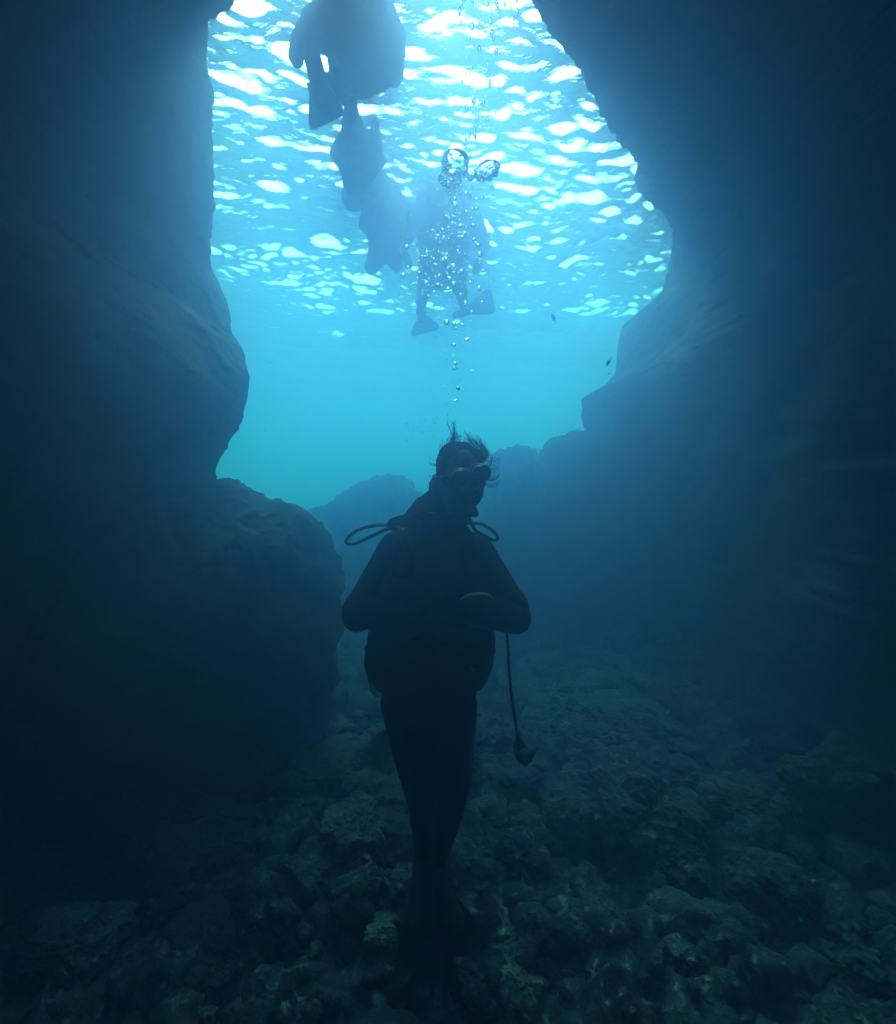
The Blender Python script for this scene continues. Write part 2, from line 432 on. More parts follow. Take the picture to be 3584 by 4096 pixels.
def fuse(name, bm, mat, parent=None, voxel=.008, smooth=6, disp=0):
    """melt overlapping solids into one continuous surface"""
    bmesh.ops.recalc_face_normals(bm, faces=bm.faces)
    me = bpy.data.meshes.new(name); bm.to_mesh(me); bm.free()
    o = bpy.data.objects.new(name, me); COL.objects.link(o)
    md = o.modifiers.new('r', 'REMESH'); md.mode = 'VOXEL'; md.voxel_size = voxel
    if smooth:
        ms = o.modifiers.new('s', 'SMOOTH'); ms.factor = .5; ms.iterations = smooth
    dg = bpy.context.evaluated_depsgraph_get(); dg.update()
    m2 = bpy.data.meshes.new_from_object(o.evaluated_get(dg))
    o.modifiers.clear(); o.data = m2; m2.name = name
    m2.materials.clear(); m2.materials.append(mat)
    m2.polygons.foreach_set('use_smooth', [True] * len(m2.polygons))
    if disp:
        n = len(m2.vertices); co = np.empty(n * 3); m2.vertices.foreach_get('co', co); co = co.reshape(-1, 3)
        no = np.empty(n * 3); m2.vertices.foreach_get('normal', no); no = no.reshape(-1, 3)
        co += no * (fbm(co[:, 0] * 14, co[:, 1] * 14, co[:, 2] * 14, 3) * disp)[:, None]
        m2.vertices.foreach_set('co', co.reshape(-1)); m2.update()
    if parent is not None: o.parent = parent
    return o
def tube(name, pts, rad, mat, parent=None, seg=10, sub=8, ribs=0):
    """smooth tube through points; rad a number or one per point"""
    P = [Vector(p) for p in pts]; n = len(P)
    rr = [rad] * n if not hasattr(rad, '__len__') else list(rad)
    Q, RR = [], []
    for i in range(n - 1):
        a, b, c, d = P[max(i - 1, 0)], P[i], P[i + 1], P[min(i + 2, n - 1)]
        for k in range(sub):
            t = k / sub
            Q.append(.5 * ((2 * b) + (c - a) * t + (2 * a - 5 * b + 4 * c - d) * t * t + (3 * b - a - 3 * c + d) * t ** 3)); RR.append(rr[i] * (1 - t) + rr[i + 1] * t)
    Q.append(P[-1]); RR.append(rr[-1])
    V = []; prev = None
    for i, q in enumerate(Q):
        tg = (Q[min(i + 1, len(Q) - 1)] - Q[max(i - 1, 0)]).normalized()
        if prev is None:
            prev = tg.orthogonal().normalized()
        e1 = (prev - tg * prev.dot(tg)).normalized(); prev = e1; e2 = tg.cross(e1)
        r = RR[i] * (1 + (.12 if (ribs and i % 2) else 0))
        for j in range(seg):
            a = 2 * math.pi * j / seg; V.append(tuple(q + (e1 * math.cos(a) + e2 * math.sin(a)) * r))
    F = []
    for i in range(len(Q) - 1):
        for j in range(seg):
            F.append((i * seg + j, i * seg + (j + 1) % seg, (i + 1) * seg + (j + 1) % seg, (i + 1) * seg + j))
    F.append(tuple(range(seg - 1, -1, -1))); F.append(tuple((len(Q) - 1) * seg + j for j in range(seg)))
    if name is None: return V, F
    return mesh_obj(name, V, F, mat, parent)
def fin_bm(bm, heel, tip, up, w0, w1, th=.006):
    """a swim fin: flat blade flaring towards its tip, with side rails"""
    heel, tip, up = Vector(heel), Vector(tip), Vector(up).normalized(); ax = (tip - heel); L = ax.length; ax.normalize()
    up = (up - ax * up.dot(ax)).normalized(); sd_ = ax.cross(up)
    prof = [(0, w0), (.25, w0 * 1.02), (.5, w0 + (w1 - w0) * .55), (.8, w1), (.97, w1 * .97), (1.0, w1 * .7)]
    rows = []
    for t, wd in prof:
        row = []
        c = heel + ax * L * t + up * (-.03 * t * t)
        for a, b in ((-1, 1), (-.5, .6), (0, .6), (.5, .6), (1, 1), (1, -1), (.5, -.6), (0, -.6), (-.5, -.6), (-1, -1)):
            k = th * (1.6 - t) * (1.9 if abs(a) == 1 else 1)
            row.append(bm.verts.new(c + sd_ * a * wd / 2 + up * b * k))
        rows.append(row)
    for a, b in zip(rows, rows[1:]):
        for j in range(10): bm.faces.new((a[j], a[(j + 1) % 10], b[(j + 1) % 10], b[j]))
    bm.faces.new(rows[0][::-1]); bm.faces.new(rows[-1])
    capsule_bm(bm, heel - ax * .16 + up * .02, .042, heel + ax * .10, .05, flat=.75, flat_dir=up)
def hand_bm(bm, wrist, dirv, palm_n, side=1, curl=.35, L=.085, spread=.010):
    """palm, four bent fingers of different lengths and a thumb from the side of the palm"""
    wrist, d, n = Vector(wrist), Vector(dirv).normalized(), Vector(palm_n).normalized(); n = (n - d * n.dot(d)).normalized(); s_ = d.cross(n) * side
    capsule_bm(bm, wrist, .024, wrist + d * .075, .034, flat=.5, flat_dir=n)
    for i, (off, ln) in enumerate(((-.036, .070), (-.012, .080), (.012, .075), (.035, .058))):
        a = wrist + d * .085 + s_ * off; dd = (d + s_ * off * 5 + n * .15).normalized()
        b = a + dd * ln * .45; d2 = (dd + n * curl).normalized(); c = b + d2 * ln * .32; d3 = (d2 + n * curl).normalized(); e = c + d3 * ln * .26
        capsule_bm(bm, a, .0080, b, .0076); capsule_bm(bm, b, .0076, c, .0070); capsule_bm(bm, c, .0070, e, .0062)
    a = wrist + d * .03 - s_ * .028; dd = (d * .7 - s_ * .7 + n * .3).normalized(); b = a + dd * .04; c = b + (dd + d * .6).normalized() * .03
    capsule_bm(bm, a, .012, b, .010); capsule_bm(bm, b, .010, c, .008)

M_SUIT = plain_mat('neoprene', (.007, .008, .009), .9, .08, nscale=30, namt=.3)
M_GEAR = plain_mat('gear_fabric', (.006, .007, .008), .9, .1, nscale=90, namt=.35)
M_RUBBER = plain_mat('rubber', (.008, .008, .008), .7, .2, nscale=60)
M_SKIN = plain_mat('skin', (.09, .06, .045), .8, .15, nscale=80, namt=.2)
M_HAIR = plain_mat('hair', (.010, .008, .006), .95, .05, nscale=120, namt=.4)
M_GLASS = plain_mat('mask_lens', (.02, .03, .035), .05, .9)
M_RIM = plain_mat('silver_trim', (.55, .58, .6), .25, .6, metal=.6)
M_OLIVE = plain_mat('olive_rubber', (.20, .20, .04), .5, .4)
M_HIGHLIGHT = plain_mat('painted_highlight', (.55, .6, .68), .5, .4)  # pale colour of the painted highlight on the forearm
M_TANK = plain_mat('tank_paint', (.25, .26, .27), .35, .5, metal=.5)

# ------------------------------------------------------------------ the diver
def build_diver():
    D = 1.85
    q = lambda px, py, Y=D: atY(px, py, Y)
    k = D / (_cp * FPX) * 1.0      # metres per picture pixel at the diver
    bm = bmesh.new()
    C = lambda a, ra, b, rb, **kw: capsule_bm(bm, q(*a), ra * k, q(*b), rb * k, **kw)
    # trunk and legs
    C((872, 1085), 60, (865, 1180), 72, flat=.72)
    C((865, 1180), 72, (862, 1290), 78, flat=.72)
    C((862, 1290), 78, (860, 1365), 84, flat=.78)
    ell_bm(bm, q(858, 1385), (98 * k, 76 * k, 62 * k))
    C((866, 1078), 38, (800, 1098), 34); C((866, 1078), 38, (948, 1100), 34)
    C((808, 1405), 49, (836, 1545, 1.80), 40); C((836, 1545, 1.80), 39, (850, 1610, 1.82), 34); C((850, 1610, 1.84), 35, (850, 1735, 1.90), 19)
    C((907, 1405), 50, (903, 1555, 1.84), 43); C((903, 1555, 1.84), 42, (892, 1625, 1.86), 37); C((892, 1625, 1.88), 36, (871, 1740, 1.94), 19)
    C((850, 1735, 1.90), 19, (848, 1775, 1.84), 22); C((871, 1740, 1.94), 19, (880, 1780, 1.88), 22)
    # arms
    C((795, 1100), 40, (722, 1215, 1.86), 33); C((718, 1222, 1.85), 36, (842, 1240, 1.64), 24)
    C((722, 1215, 1.86), 36, (716, 1232, 1.84), 33)
    C((952, 1108), 40, (1022, 1212, 1.84), 33); C((1024, 1232, 1.83), 36, (925, 1222, 1.64), 25)
    C((1022, 1212, 1.84), 36, (1032, 1238, 1.84), 31)
    # neck and head, turned and tilted to the right of the picture
    C((884, 1062), 44, (908, 1005), 40)
    hd = q(924, 956); tilt = Matrix.Rotation(R(-12), 3, 'Y') @ Matrix.Rotation(R(16), 3, 'Z')
    H = lambda x, y, z: hd + tilt @ Vector((x, y, z))
    ell_bm(bm, H(0, .01, .030), (.078, .094, .085), tilt)
    ell_bm(bm, H(0, -.022, -.045), (.062, .066, .066), tilt)
    ell_bm(bm, H(0, -.062, -.088), (.024, .020, .018), tilt)            # chin
    capsule_bm(bm, H(0, -.088, .004), .010, H(0, -.112, -.030), .015)    # nose
    ell_bm(bm, H(0, -.090, -.060), (.024, .010, .009), tilt)             # lips
    for sx in (-1, 1):
        ell_bm(bm, H(sx * .030, -.078, .006), (.014, .012, .011), tilt)   # eyes
        ell_bm(bm, H(sx * .042, -.066, -.030), (.022, .020, .018), tilt)  # cheeks
        ell_bm(bm, H(sx * .080, .010, -.012), (.010, .018, .030), tilt)   # ears
    # hands: the left of the picture lies over the other forearm, the other below
    hand_bm(bm, q(868, 1222, 1.60), q(955, 1198, 1.58) - q(868, 1222, 1.60), Vector((0, .75, -.55)), 1, .45)
    hand_bm(bm, q(905, 1228, 1.63), q(820, 1262, 1.60) - q(905, 1228, 1.63), Vector((0, .9, .2)), -1, .45)
    body = fuse('person', bm, M_SUIT, None, .0048, 3, 0)
    tag(body, 'diver in a black wetsuit hovering upright in the cave mouth, hands folded over the belly', 'person')
    # bare face and hands
    me = body.data; me.materials.append(M_SKIN)
    cen = np.empty(len(me.polygons) * 3); me.polygons.foreach_get('center', cen); cen = cen.reshape(-1, 3)
    ti = np.array(tilt.inverted()); loc = (cen - np.array(hd)) @ ti.T
    face = (np.abs(loc[:, 0]) < .095) & (loc[:, 2] > -.115) & (loc[:, 2] < .13) & (np.abs(loc[:, 1]) < .13)
    w1, w2 = np.array(q(876, 1221, 1.60)), np.array(q(897, 1231, 1.63))
    d1 = np.array((q(955, 1198, 1.58) - q(868, 1222, 1.60)).normalized()); d2 = np.array((q(820, 1262, 1.60) - q(905, 1228, 1.63)).normalized())
    h1 = (((cen - w1) @ d1) > 0) & (np.linalg.norm(cen - w1, axis=1) < .19) & (cen[:, 1] < 1.665)
    h2 = (((cen - w2) @ d2) > 0) & (np.linalg.norm(cen - w2, axis=1) < .19) & (cen[:, 1] < 1.665) & (cen[:, 2] < w2[2] + .01)
    me.polygons.foreach_set('material_index', face.astype(np.int32)); me.update()
    # hair: a cap, a tail over the shoulder and strands floating up
    hb = bmesh.new()
    ell_bm(hb, H(0, .018, .040), (.087, .096, .086), tilt)
    ell_bm(hb, q(922, 912), (.040, .045, .034)); ell_bm(hb, q(948, 914), (.034, .04, .026))
    ell_bm(hb, q(880, 975, 1.90), (.040, .05, .055))
    for a, b, r1, r2 in (((872, 985, 1.92), (850, 1010, 1.90), .034, .034), ((850, 1010, 1.90), (822, 1032, 1.84), .036, .030), ((822, 1032, 1.84), (790, 1050, 1.80), .028, .018)):
        capsule_bm(hb, q(*a), r1, q(*b), r2)
    hair = fuse('hair', hb, M_HAIR, body, .005, 2, .010)
    SV, SF, n = [], [], 0
    rs = random.Random(3)
    def strand(pts, r=.0011):
        nonlocal n
        r *= 1.35
        v, f = tube(None, [q(*p) for p in pts], [r * (1 - .75 * i / (len(pts) - 1)) for i in range(len(pts))], None, seg=4, sub=5)
        SV.extend(v); SF.extend([tuple(i + n for i in ff) for ff in f]); n += len(v)
    for i in range(44):
        bx = rs.uniform(893, 925); j = rs.uniform(-4, 4); y = rs.uniform(1.80, 1.9); e = rs.uniform(0, 1)
        if i < 9: strand([(bx * .6 + 905 * .4, 905, y), (906 + j, 885, y), (908 + j * .4, 868, y), (908 + j * .5 + rs.uniform(-8, 3), 855 - 8 * e, y), (909 + rs.uniform(-10, 3), 846 - 10 * e, y)])
        else: strand([(bx, 903, y), (bx - 5, 888, y), (908 + j * 2 - 2 + (bx - 905) * .5, 872 + 8 * e, y), (907 + (bx - 905) * .3 + 12 * e, 862 + 10 * e, y)], .0009)
    strand([(912, 900, 1.85), (905, 874, 1.85), (899, 858, 1.85), (894, 843, 1.85), (896, 824, 1.85)], .0012)
    strand([(910, 900, 1.85), (907, 874, 1.85), (901, 860, 1.85), (896, 848, 1.85), (893, 838, 1.85)], .0012)
    for i in range(60):
        e = rs.random(); bx = 945 + 40 * e + rs.uniform(-4, 4); y = rs.uniform(1.8, 1.92); t = rs.uniform(.55, 1)
        b0 = 905 + 20 * e * e
        strand([(bx - 4, b0 + 8, y), (bx, b0 - 8 * t, y), (bx - 3, b0 - 20 * t, y), (bx - 10, b0 - 32 * t, y), (bx - 18 + 6 * e, b0 - 46 * t, y)], .0010)
    for i in range(46):
        bx = rs.uniform(880, 975); y = rs.uniform(1.80, 1.92); t = rs.uniform(.2, 1) ** 1.5; top = 897 + abs(bx - 926) ** 1.8 * .012; sw = rs.uniform(-10, 4)
        strand([(bx, top + 8, y), (bx + sw * .2, top - 6, y), (bx + sw * .5, top - 14 * t, y), (bx + sw * t, top - 14 - 22 * t, y)], .0008)
    for i in range(30):
        b0 = rs.uniform(915, 975); y = rs.uniform(1.82, 1.9); t = rs.uniform(.3, 1)
        strand([(974, b0, y), (984 + 4 * t, b0 + 1, y), (990 + 8 * t, b0 - 6 * t, y), (992 + 10 * t, b0 - 18 * t, y)], .0008)
    for i in range(14):
        b0 = rs.uniform(915, 985); y = rs.uniform(1.82, 1.9); t = rs.uniform(.3, 1)
        strand([(874, b0, y), (866 - 3 * t, b0 - 1, y), (862 - 6 * t, b0 - 8 * t, y), (862 - 7 * t, b0 - 18 * t, y)], .0007)
    mesh_obj('hair_strands', SV, SF, M_HAIR, hair)
    # mask with two lenses, silver trim and a strap
    mb = bmesh.new()
    for sx in (-1, 1): ell_bm(mb, H(sx * .036, -.086, .006), (.046, .030, .036), tilt)
    ell_bm(mb, H(0, -.100, -.022), (.024, .030, .026), tilt)
    mask = fuse('mask', mb, M_RUBBER, body, .004, 2)
    for sx in (-1, 1):
        lb = bmesh.new(); ell_bm(lb, H(sx * .038, -.112, .007), (.034, .008, .026), tilt)
        me_ = bpy.data.meshes.new('lens'); lb.to_mesh(me_); lb.free(); me_.materials.append(M_GLASS); me_.polygons.foreach_set('use_smooth', [True] * len(me_.polygons))
        lens = link(bpy.data.objects.new('lens', me_), mask)
        arc = [H(sx * .038 + .036 * math.cos(a), -.116, .007 + .028 * math.sin(a)) for a in [R(x) for x in range(20, 165, 12)]]
        tube('trim', arc, .0018, M_RIM, mask, 6, 3)
    tube('strap', [H(math.sin(a) * .094, .012 - math.cos(a) * .108, .012 + .01 * (1 - math.cos(a))) for a in [R(x) for x in range(40, 325, 15)]], .007, M_RUBBER, mask, 6, 3)
    # buoyancy vest
    secs = [(1052, 842, 925, .045), (1066, 812, 950, .085), (1090, 790, 968, .115), (1130, 770, 976, .135), (1180, 757, 980, .150), (1230, 743, 984, .158), (1275, 735, 990, .162), (1321, 731, 987, .160), (1350, 737, 977, .15), (1364, 745, 968, .135), (1370, 765, 950, .10)]
    V = []; ns = 72
    yy = np.linspace(0, len(secs) - 1, 70)
    for t in yy:
        a = [float(np.interp(t, range(len(secs)), [s[c] for s in secs])) for c in range(4)]
        L_, R_ = q(a[1], a[0]), q(a[2], a[0]); c = (L_ + R_) / 2; hw = (R_.x - L_.x) / 2
        for j in range(ns):
            an = 2 * math.pi * j / ns; cx, sx = math.cos(an), math.sin(an)
            ex = 2 / 2.6
            x = c.x + hw * math.copysign(abs(cx) ** ex, cx); y = c.y + a[3] * math.copysign(abs(sx) ** ex, sx) * .9
            V.append((x, y, c.z))
    V = np.array(V); nn = fbm(V[:, 0] * 9, V[:, 1] * 9, V[:, 2] * 14, 3)
    V[:, 1] += nn * .008; V[:, 0] += nn * .003
    nu = len(yy); F = [(i * ns + j, i * ns + (j + 1) % ns, (i + 1) * ns + (j + 1) % ns, (i + 1) * ns + j) for i in range(nu - 1) for j in range(ns)]
    F.append(tuple(range(ns))); F.append(tuple((nu - 1) * ns + j for j in range(ns))[::-1])
    vest = mesh_obj('buoyancy_vest', V, F, M_GEAR, body)
    def pad(name, pts, w_, th, mat=M_GEAR, parent=vest):
        b = bmesh.new()
        for a, c in zip(pts, pts[1:]): capsule_bm(b, q(*a), w_, q(*c), w_, flat=th, flat_dir=(0, 1, 0))
        return fuse(name, b, mat, parent, .005, 2)
    pad('shoulder_strap', [(832, 1052, 1.76), (812, 1090, 1.71), (800, 1140, 1.69)], .030, .5)
    pad('shoulder_strap', [(918, 1052, 1.76), (936, 1090, 1.71), (945, 1140, 1.69)], .030, .5)
    pad('waist_belt', [(745, 1300, 1.72), (860, 1306, 1.69), (975, 1300, 1.72)], .030, .4)
    pad('pocket', [(775, 1330, 1.70), (800, 1340, 1.69)], .045, .5); pad('pocket', [(925, 1335, 1.69), (948, 1325, 1.70)], .045, .5)
    pad('buckle', [(857, 1026, 1.74), (871, 1025, 1.74)], .0035, .8, M_RIM)
    pad('clip', [(943, 1338, 1.655), (948, 1341, 1.655)], .005, .7, M_RIM)
    cf = tube('forearm_highlight', [q(921, 1199, 1.565), q(935, 1192, 1.56), q(955, 1188, 1.56), q(975, 1190, 1.57), q(990, 1199, 1.59)], [.002, .005, .0055, .005, .002], M_HIGHLIGHT, body, 8, 6)  # thin pale sliver added as the lit streak along the forearm
    # breathing tank on the back
    tb = bmesh.new(); capsule_bm(tb, q(866, 1105, 2.10), .085, q(862, 1300, 2.10), .088, seg=28); capsule_bm(tb, q(868, 1060, 2.10), .025, q(868, 1045, 2.09), .025)
    bmesh.ops.recalc_face_normals(tb, faces=tb.faces)
    me_ = bpy.data.meshes.new('air_tank'); tb.to_mesh(me_); tb.free(); me_.materials.append(M_TANK); me_.polygons.foreach_set('use_smooth', [True] * len(me_.polygons))
    tank = link(bpy.data.objects.new('air_tank', me_), body)
    # second stage beside the jaw and hoses
    rb = bmesh.new(); ell_bm(rb, q(934, 1020, 1.74), (.036, .026, .028)); capsule_bm(rb, q(938, 1024, 1.76), .018, q(950, 1027, 1.78), .014)
    fuse('regulator', rb, M_RUBBER, body, .004, 2)
    tube('hose', [q(800, 1060, 1.95), q(785, 1052, 1.92), q(759, 1050), q(738, 1053), q(717, 1060), q(699, 1072), q(692, 1083), q(697, 1088), q(708, 1087.5), q(723, 1082), q(748, 1070), q(773, 1059, 1.82), q(800, 1058, 1.76), q(822, 1100, 1.68), q(826, 1150, 1.67)], 3.3 * k, M_RUBBER, body, 10, 10, 1)
    tube('hose', [q(930, 1046, 1.95), q(946, 1047, 1.90), q(960, 1047), q(973, 1053), q(987, 1063), q(995, 1073), q(993, 1080), q(985, 1080), q(970, 1072, 1.80), q(950, 1060, 1.76), q(938, 1034, 1.76)], 3.2 * k, M_RUBBER, body, 10, 8, 1)
    ob = bmesh.new(); ell_bm(ob, q(748, 1374, 1.78), (.017, .016, .022)); capsule_bm(ob, q(746, 1384, 1.78), .008, q(752, 1389, 1.78), .008)
    fuse('spare_mouthpiece', ob, M_OLIVE, body, .003, 2)
    # gauge hanging on its hose
    gh = tube('gauge_hose', [q(985, 1225, 1.80), q(1006, 1240, 1.80), q(1013, 1262, 1.80), q(1016, 1300, 1.80), q(1020, 1360, 1.80), q(1027, 1420, 1.80), q(1035, 1468, 1.80), q(1037, 1480, 1.80)], [2.8 * k] * 6 + [3.6 * k, 4.6 * k], M_RUBBER, body, 10, 8, 1)
    gb = bmesh.new(); capsule_bm(gb, q(1036, 1475, 1.80), .010, q(1045, 1500, 1.79), .022, flat=.6); ell_bm(gb, q(1049, 1512, 1.79), (.032, .018, .034)); capsule_bm(gb, q(1049, 1510, 1.775), .022, q(1049, 1511, 1.765), .022)
    gc = fuse('gauge_console', gb, M_RUBBER, gh, .0035, 2)
    tube('clip_ring', [q(1036 + 6 * math.cos(a) , 1497 + 22 * math.sin(a), 1.79) for a in [R(x) for x in range(0, 361, 24)]], .0035, M_RUBBER, gc, 8, 3)
    # fins
    for heel, tip in (((846, 1785, 1.80), (840, 1930, 1.62)), ((882, 1790, 1.83), (932, 1905, 1.66))):
        fb = bmesh.new(); a, b = q(*heel), q(*tip)
        fin_bm(fb, a, b, Vector((0, -.8, .6)), .10, .165)
        bmesh.ops.recalc_face_normals(fb, faces=fb.faces)
        me_ = bpy.data.meshes.new('fin'); fb.to_mesh(me_); fb.free(); me_.materials.append(M_RUBBER)
        link(bpy.data.objects.new('fin', me_), body)
build_diver()

# ------------------------------------------------------------------ snorkellers at the surface
def swimmer(label, limbs, ells, fins, group='snorkellers floating at the surface', trunks=None):
    """limbs: (px,py,dz, r, px,py,dz, r) with dz metres below the surface"""
    P = lambda px, py, dz: atZ(px, py, WL - dz + .09)
    bm = bmesh.new()
    for L in limbs: capsule_bm(bm, P(*L[:3]), L[3], P(*L[4:7]), L[7], seg=16)
    for e in ells: ell_bm(bm, P(*e[:3]), e[3])
    o = fuse('person', bm, M_SUIT, None, .011, 5, .007)
    tag(o, label, 'person', group)
    for heel, tip, w1 in fins:
        fb = bmesh.new(); fin_bm(fb, P(*heel[:3]), P(*tip[:3]), Vector((0, .3, 1)) if len(heel) < 4 else Vector(heel[3]), .11, w1)
        bmesh.ops.recalc_face_normals(fb, faces=fb.faces)
        me_ = bpy.data.meshes.new('fin'); fb.to_mesh(me_); fb.free(); me_.materials.append(M_RUBBER)
        link(bpy.data.objects.new('fin', me_), o)
    return o
def build_swimmers():
    swimmer('nearest snorkeller, broad body at the top left with one fin hanging down',
        [(716, -10, .16, .15, 730, 70, .17, .17), (730, 70, .17, .17, 722, 130, .2, .145), (700, 130, .2, .12, 690, 176, .24, .08), (690, 176, .24, .07, 660, 168, .3, .05), (660, 168, .3, .045, 634, 150, .36, .035),
         (672, 10, .16, .09, 622, 40, .2, .05), (622, 40, .2, .045, 598, 84, .26, .036), (598, 84, .26, .04, 592, 118, .3, .035), (748, 130, .2, .12, 778, 100, .22, .09), (778, 100, .22, .085, 786, 150, .24, .06), (760, 30, .16, .09, 792, 66, .2, .05)],
        [(700, -66, .16, (.10, .12, .11)), (728, 80, .17, (.21, .2, .14)), (672, 60, .18, (.12, .16, .1))],
        [((634, 158, .38), (660, 250, .56), .20)])
    swimmer('slim snorkeller below the nearest one, arms spread and legs together',
        [(717, 296, .16, .125, 716, 338, .16, .13), (716, 338, .16, .13, 712, 364, .16, .10), (708, 286, .18, .085, 703, 238, .24, .05), (722, 286, .18, .08, 707, 238, .26, .05), (703, 238, .24, .05, 700, 192, .3, .03),
         (738, 340, .14, .06, 760, 318, .14, .045), (760, 318, .14, .04, 749, 246, .2, .028), (694, 334, .16, .06, 672, 304, .2, .042), (672, 304, .2, .038, 690, 262, .24, .026), (712, 372, .16, .06, 708, 392, .16, .05)],
        [(706, 398, .15, (.09, .1, .09))], [])
    swimmer('left of the two far snorkellers, dim body beside the bubble column',
        [(772, 412, .12, .17, 772, 450, .14, .18), (772, 450, .14, .18, 768, 495, .18, .15), (738, 400, .12, .06, 728, 450, .24, .045), (728, 450, .24, .045, 742, 470, .3, .04), (758, 500, .2, .11, 744, 536, .3, .07), (780, 500, .2, .11, 792, 530, .3, .07), (786, 405, .12, .06, 800, 440, .2, .05)],
        [(757, 372, .1, (.10, .11, .11))], [])
    swimmer('largest far snorkeller behind the bubble column, two broad fins hanging',
        [(885, 415, .12, .24, 888, 475, .16, .25), (888, 475, .16, .25, 884, 535, .22, .23), (862, 540, .25, .14, 846, 590, .36, .075), (846, 590, .36, .07, 840, 628, .42, .045),
         (908, 540, .25, .14, 922, 585, .36, .075), (922, 585, .36, .07, 930, 622, .42, .045), (940, 430, .14, .10, 968, 490, .2, .06), (968, 490, .2, .055, 952, 540, .3, .045), (830, 430, .14, .10, 806, 490, .2, .06), (806, 490, .2, .05, 818, 530, .3, .04)],
        [(880, 375, .12, (.11, .13, .12))],
        [((842, 625, .45, (0, 1, .15)), (852, 668, .72), .34), ((925, 625, .45, (0, 1, .15)), (990, 600, .42), .26)])
build_swimmers()

# ------------------------------------------------------------------ bubbles
def bubble_material():
    m = bpy.data.materials.new('air_bubble'); m.use_nodes = True
    n = m.node_tree.nodes; l = m.node_tree.links; n.clear()
    out = n.new('ShaderNodeOutputMaterial'); g = n.new('ShaderNodeBsdfGlass'); g.inputs['IOR'].default_value = .752; g.inputs['Roughness'].default_value = .0
    l.new(g.outputs[0], out.inputs['Surface']); return m
def build_bubbles():
    mat = bubble_material(); rs = random.Random(21); meshes = []
    for i in range(6):
        v, f = ico(3); a = v * 1.1 + i * 5.1
        d = 1 + .13 * vnoise(a[:, 0], a[:, 1], a[:, 2]) * (0 if i == 0 else 1)
        vv = v * d[:, None]
        me = bpy.data.meshes.new('bubble'); me.from_pydata(vv.tolist(), [], f); me.polygons.foreach_set('use_smooth', [True] * len(me.polygons)); me.materials.append(mat); meshes.append(me)
    def bub(px, py, rpx, Y, label, group, sq=(1, 1, 1), mi=None, tilt_=0):
        o = bpy.data.objects.new('bubble', meshes[rs.randrange(6) if mi is None else mi]); COL.objects.link(o)
        p = atY(px, py, Y); kk = Y / (_cp * FPX) * rpx
        o.location = p; o.scale = (kk * sq[0], kk * sq[1], kk * sq[2]); o.rotation_euler = (0, tilt_, rs.uniform(0, 6))
        tag(o, label, 'bubble', group)
    # single bubbles in the chain above the head
    one = [(908, 690, 4.2, 'lone round bubble, second lowest of the clear ones above the chain'), (934, 679, 4.6, 'flattened dark bubble just right of the chain top'),
           (910, 727, 3.8, 'upper bubble of the touching pair in the chain'), (909, 736, 4.4, 'lower bubble of the touching pair in the chain'),
           (916, 777, 4.2, 'ragged bubble below the touching pair'), (911, 801, 3.6, 'ragged dark bubble lowest in the chain above the hair'),
           (944, 742, 2.2, 'tiny bubble to the right of the touching pair'), (889, 774, 1.8, 'tiny bubble left of the ragged ones'),
           (893, 645, 5.2, 'ring shaped bubble at the foot of the cloud'), (908, 648, 4.2, 'curved bubble right beside the ring shaped one'), (925, 650, 3.4, 'flat bubble at the right foot of the cloud')]
    for px, py, r, lb in one:
        sq = (1.5, 1, .62) if ('ragged' in lb or 'flat' in lb) else (1, 1, .95)
        bub(px, py, r, 1.95, lb, 'bubbles of the chain', sq, 0 if sq[0] == 1 else 3, .4 if sq[0] > 1 else 0)
    g2 = 'small bubbles of the rising cloud'
    lab = 'small shiny air bubble in the rising cloud above the diver'
    n = 0
    while n < 165:
        a = rs.gauss(0, 1); b = rs.uniform(0, 1)
        if b < .7: px, py = 885 + a * 44, rs.gauss(535, 48)
        else: px, py = 918 + a * 22, rs.uniform(385, 480)
        if not (772 < px < 990 and 380 < py < 660): continue
        bub(px, py, rs.choice((1.5, 1.8, 2.2, 2.6, 3.2, 4.6)), rs.uniform(1.9, 2.25), lab, g2, (1, 1, rs.uniform(.6, 1.1)), None, rs.uniform(-.7, .7)); n += 1
    g3 = 'bubbles rising against the bright surface'
    lab3 = 'small drawn out bubble against the bright white surface at the top'
    for i in range(95):
        py = rs.uniform(0, 1) ** 1.25 * 300 - 8; px = 985 + (-.16 * py) + rs.gauss(0, 1) * (34 - py * .05)
        if px < 880 or px > 1085: continue
        bub(px, py, rs.choice((1.9, 2.3, 2.8, 3.4, 4.4)), rs.uniform(1.95, 2.3), lab3, g3, (.75, .75, rs.uniform(1.3, 2.2)))
    # the two big mushroom bubbles
    def big(px, py, wpx, hpx, Y, seed, label, rot=0):
        v, f = ico(5); v = v.copy(); a = v * 2.2 + seed
        low = np.clip(-v[:, 2] + .1, 0, 1)
        d = 1 + .08 * vnoise(a[:, 0], a[:, 1], a[:, 2]) + low * (.30 * vnoise(a[:, 0] * 2.4, a[:, 1] * 2.4, a[:, 2] * 2.4) + .16 * vnoise(a[:, 0] * 6, a[:, 1] * 6, a[:, 2] * 6))
        v *= d[:, None]
        kk = Y / (_cp * FPX)
        v = v * np.array([wpx * kk / 2, wpx * kk / 2, hpx * kk / 2])
        o = mesh_obj('bubble', v, f, mat); o.location = atY(px, py, Y); o.rotation_euler = (0, rot, 0)
        tag(o, label, 'bubble', 'large bubbles')
    big(910, 324, 52, 42, 2.1, 1.7, 'large domed bubble, the left of the two big ones')
    big(974, 340, 52, 26, 2.1, 6.2, 'large flattened bubble, the right of the two big ones', -.35)
    big(900, 356, 44, 26, 2.12, 9.9, 'crumpled bubble hanging under the large domed one')
    big(942, 348, 22, 18, 2.12, 12.1, 'lumpy bubble between the two big ones')
